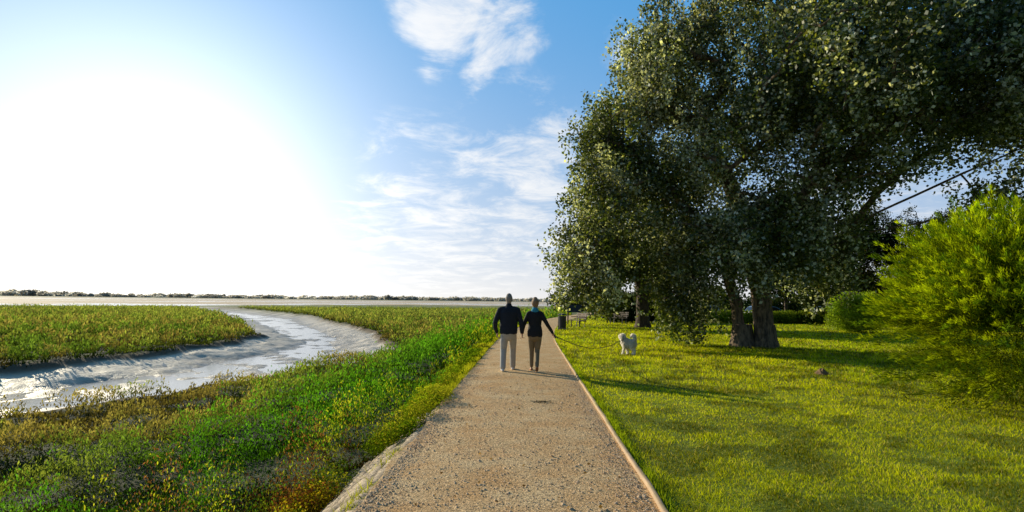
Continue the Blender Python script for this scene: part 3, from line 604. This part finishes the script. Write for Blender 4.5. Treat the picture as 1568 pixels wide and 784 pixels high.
mf=leafmat('fur_material',.7,.8,0,(1.02,1.0,.97)); leaves('fur',P1,L,np.array([.97,.94,.88])*rng.uniform(.9,1.03,(len(ii),1)),mf,.16,d,parent=dog)
colr=tube([(.14,0,.405),(.152,0,.422)],[.090,.086],14); me=bpy.data.meshes.new('collar'); me.from_pydata([tuple(q) for q in colr[0]],[],colr[1]); me.materials.append(black); new_obj('collar',me,dog)
hd=Vector((.555+.49,13.42+.18,.028+.80)); cl_=DL+Vector((math.cos(DR)*.15,math.sin(DR)*.15,.47))
pts=[hd.lerp(cl_,i/24)-Vector((0,0,.28*math.sin(math.pi*i/24))) for i in range(25)]
lv,lf=tube(pts,[.009]*25,6); me=bpy.data.meshes.new('dog_leash'); me.from_pydata([tuple(q) for q in lv],[],lf); me.materials.append(simple('leash_cord',(.03,.035,.03),.6,.1,10,0)); new_obj('dog_leash',me)
lv,lf=tube([hd+Vector((-.03,-.05,.03)),hd+Vector((0,0,-.01)),hd+Vector((.03,.06,-.02))],[(.022,.03),(.026,.04),(.015,.02)],10); me=bpy.data.meshes.new('leash_handle'); me.from_pydata([tuple(q) for q in lv],[],lf); me.materials.append(eyem); new_obj('leash_handle',me)
# ---------------------------------------------------------------- furniture, cars
import bmesh
def box(name,c,size,mat,parent,rot=(0,0,0),bev=.01):
    me=bpy.data.meshes.new(name); bm=bmesh.new(); bmesh.ops.create_cube(bm,size=1)
    for v_ in bm.verts: v_.co=Vector((v_.co.x*size[0],v_.co.y*size[1],v_.co.z*size[2]))
    if bev: bmesh.ops.bevel(bm,geom=bm.edges[:],offset=bev,segments=2,affect='EDGES')
    bm.to_mesh(me); bm.free(); me.materials.append(mat); o_=new_obj(name,me,parent); o_.location=c; o_.rotation_euler=rot; return o_
def empty(name,loc,rz=0):
    e=bpy.data.objects.new(name,None); sc.collection.objects.link(e); e.location=loc; e.rotation_euler=(0,0,rz); return e
wood=simple('weathered_wood',(.10,.07,.045),.8,.3,10,.3); iron=simple('dark_iron',(.03,.032,.035),.5,.2,10,.1); concr=simple('concrete',(.32,.30,.27),.9,.2,10,.3)
def bench(loc,rz):
    e=empty('park_bench',loc,rz)
    for i in range(4): box('seat_slat',(0,-.18+i*.12,.45),(1.8,.10,.035),wood,e)
    for i in range(3): box('backrest_slat',(0,.26+i*.025,.60+i*.13),(1.8,.03,.10),wood,e,(math.radians(-12),0,0))
    for s_ in (-.7,.7):
        box('leg_front',(s_,-.16,.21),(.06,.06,.43),iron,e); box('leg_back',(s_,.25,.45),(.06,.05,.92),iron,e,(math.radians(-8),0,0)); box('armrest',(s_,.03,.66),(.06,.45,.04),iron,e); box('seat_rail',(s_,.02,.415),(.05,.44,.035),iron,e)
bench((4.35,37.5,0),math.radians(-75)); bench((8.2,44,0),math.radians(-60))
e=empty('litter_bin',(3.0,33.8,0)); V_,F_=tube([(0,0,.12),(0,0,.80)],[.20,.235],20,round_=False); me=bpy.data.meshes.new('bin_body'); me.from_pydata([tuple(q) for q in V_],[],F_); me.materials.append(iron); new_obj('bin_body',me,e)
V_,F_=tube([(0,0,.86),(0,0,.90),(0,0,.95)],[.25,.25,.12],20,round_=False); me=bpy.data.meshes.new('lid'); me.from_pydata([tuple(q) for q in V_],[],F_); me.materials.append(iron); new_obj('lid',me,e)
for s_ in (-.22,.22): box('post',(s_,0,.45),(.04,.04,.90),iron,e)
box('foot',(0,0,.06),(.5,.2,.11),concr,e)
e=empty('information_board',(4.6,42,0),math.radians(8)); box('panel',(0,-.05,1.15),(1.15,.05,.65),iron,e,(math.radians(-35),0,0)); box('post_1',(-.45,.03,.52),(.09,.09,1.1),wood,e); box('post_2',(.45,.03,.52),(.09,.09,1.1),wood,e)
e=empty('picnic_table',(9.6,52,0),.2); box('table_top',(0,0,.74),(1.8,.75,.05),wood,e)
for s_ in (-1,1):
    box('seat',(0,s_*.7,.45),(1.8,.26,.045),wood,e); box('crossbar',(s_*.65,0,.40),(.07,1.5,.08),wood,e)
    for q in (-1,1): box('leg',(s_*.65,q*.35,.36),(.07,.09,.82),wood,e,(math.radians(q*28),0,0))
glass=simple('car_glass',(.02,.025,.03),.08,0,3,0); tyre=simple('tyre',(.02,.02,.02),.8,.1,10,0)
def car(name,loc,rz,colr):
    pm=simple('car_paint',colr,.35,.02,3,0); e=empty(name,loc,rz)
    prof=[(-2.05,.35),(-2.1,.62),(-2.0,.92),(-1.75,.98),(-1.45,1.38),(-1.1,1.47),(.2,1.46),(.55,1.36),(1.15,.98),(1.85,.84),(2.08,.66),(2.1,.35)]
    me=bpy.data.meshes.new('body'); bm=bmesh.new(); L_=[bm.verts.new((a_,-.82+(.14 if b_>1.2 else 0),b_)) for a_,b_ in prof]; R_=[bm.verts.new((a_,.82-(.14 if b_>1.2 else 0),b_)) for a_,b_ in prof]
    bm.faces.new(L_); bm.faces.new(R_[::-1])
    for i in range(len(prof)): j=(i+1)%len(prof); bm.faces.new((L_[j],L_[i],R_[i],R_[j]))
    bmesh.ops.recalc_face_normals(bm,faces=bm.faces[:]); bmesh.ops.bevel(bm,geom=bm.edges[:],offset=.05,segments=3,affect='EDGES'); bm.to_mesh(me); bm.free(); me.materials.append(pm); new_obj('body',me,e)
    for s_ in (-1,1):
        me=bpy.data.meshes.new('side_window'); V_=[(-1.55,s_*.835,1.0),(-1.35,s_*.715,1.34),(.25,s_*.715,1.36),(.95,s_*.835,1.0)]; me.from_pydata(V_,[],[(0,1,2,3)]); me.materials.append(glass); new_obj('side_window',me,e)
        for q in (-1.3,1.3):
            V_,F_=tube([(q,s_*.70,.33),(q,s_*.86,.33)],[.33,.33],20,(1,0,0),False); me=bpy.data.meshes.new('wheel'); me.from_pydata([tuple(z_) for z_ in V_],[],F_); me.materials.append(tyre); new_obj('wheel',me,e)
    me=bpy.data.meshes.new('windscreen'); me.from_pydata([(.62,-.6,1.34),(.62,.6,1.34),(1.13,.68,1.015),(1.13,-.68,1.015)],[],[(0,1,2,3)]); me.materials.append(glass); new_obj('windscreen',me,e)
    me=bpy.data.meshes.new('rear_window'); me.from_pydata([(-1.74,-.66,1.03),(-1.74,.66,1.03),(-1.49,.58,1.36),(-1.49,-.58,1.36)],[],[(0,1,2,3)]); me.materials.append(glass); new_obj('rear_window',me,e)
car('parked_car',(22.4,50,0),.2,(.16,.24,.34)); car('parked_car',(17.6,51,0),1.3,(.35,.35,.35)); car('parked_car',(29.5,54,0),1.2,(.2,.2,.22))
# molehill & path litter
V_=[];F_=[]
def mound(cx,cy,r,h,seed):
    R=np.random.default_rng(seed); o_=len(V_); V_.append((cx,cy,h+.0))
    for k_ in range(1,5):
        for j in range(14):
            a_=j/14*2*math.pi; rr=r*k_/4*(1+R.normal(0,.12)); V_.append((cx+math.cos(a_)*rr,cy+math.sin(a_)*rr,h*(1-(k_/4)**1.6)*(1+R.normal(0,.2))-.01))
    for j in range(14): F_.append((o_,o_+1+j,o_+1+(j+1)%14))
    for k_ in range(3):
        for j in range(14): F_.append((o_+1+k_*14+j,o_+1+(k_+1)*14+j,o_+1+(k_+1)*14+(j+1)%14,o_+1+k_*14+(j+1)%14))
mound(7.45,13.8,.16,.13,1)
soil=simple('mole_soil',(.20,.12,.06),.95,.4,30,.8)
me=bpy.data.meshes.new('molehill'); me.from_pydata(V_,[],F_); me.materials.append(soil); new_obj('molehill',me)
n_=200; yy_=rng.uniform(4,16,n_); xx_=pc(yy_)+rng.uniform(-1.1,1.1,n_); cc=np.array([.2,.12,.05])*rng.uniform(.5,1.6,(n_,1)); d=rng.normal(0,1,(n_,3)); d[:,2]*=.1
leaves('fallen_leaves',np.stack([xx_,yy_,np.full(n_,.05)],1),rng.uniform(.02,.045,n_),cc,mmv,.6,d)
m_=110; a_=rng.normal(0,1,(m_,2)); a_[:,0]*=np.where(rng.random(m_)<.7,1,2); d=np.concatenate([rng.normal(0,1,(m_,2)),rng.normal(0,.2,(m_,1))],1)
leaves('path_debris',np.stack([.48+a_[:,0]*.055,9.3+a_[:,1]*.05,np.full(m_,.045)],1),rng.uniform(.02,.045,m_),np.full((m_,3),.05),mmv,.35,d)
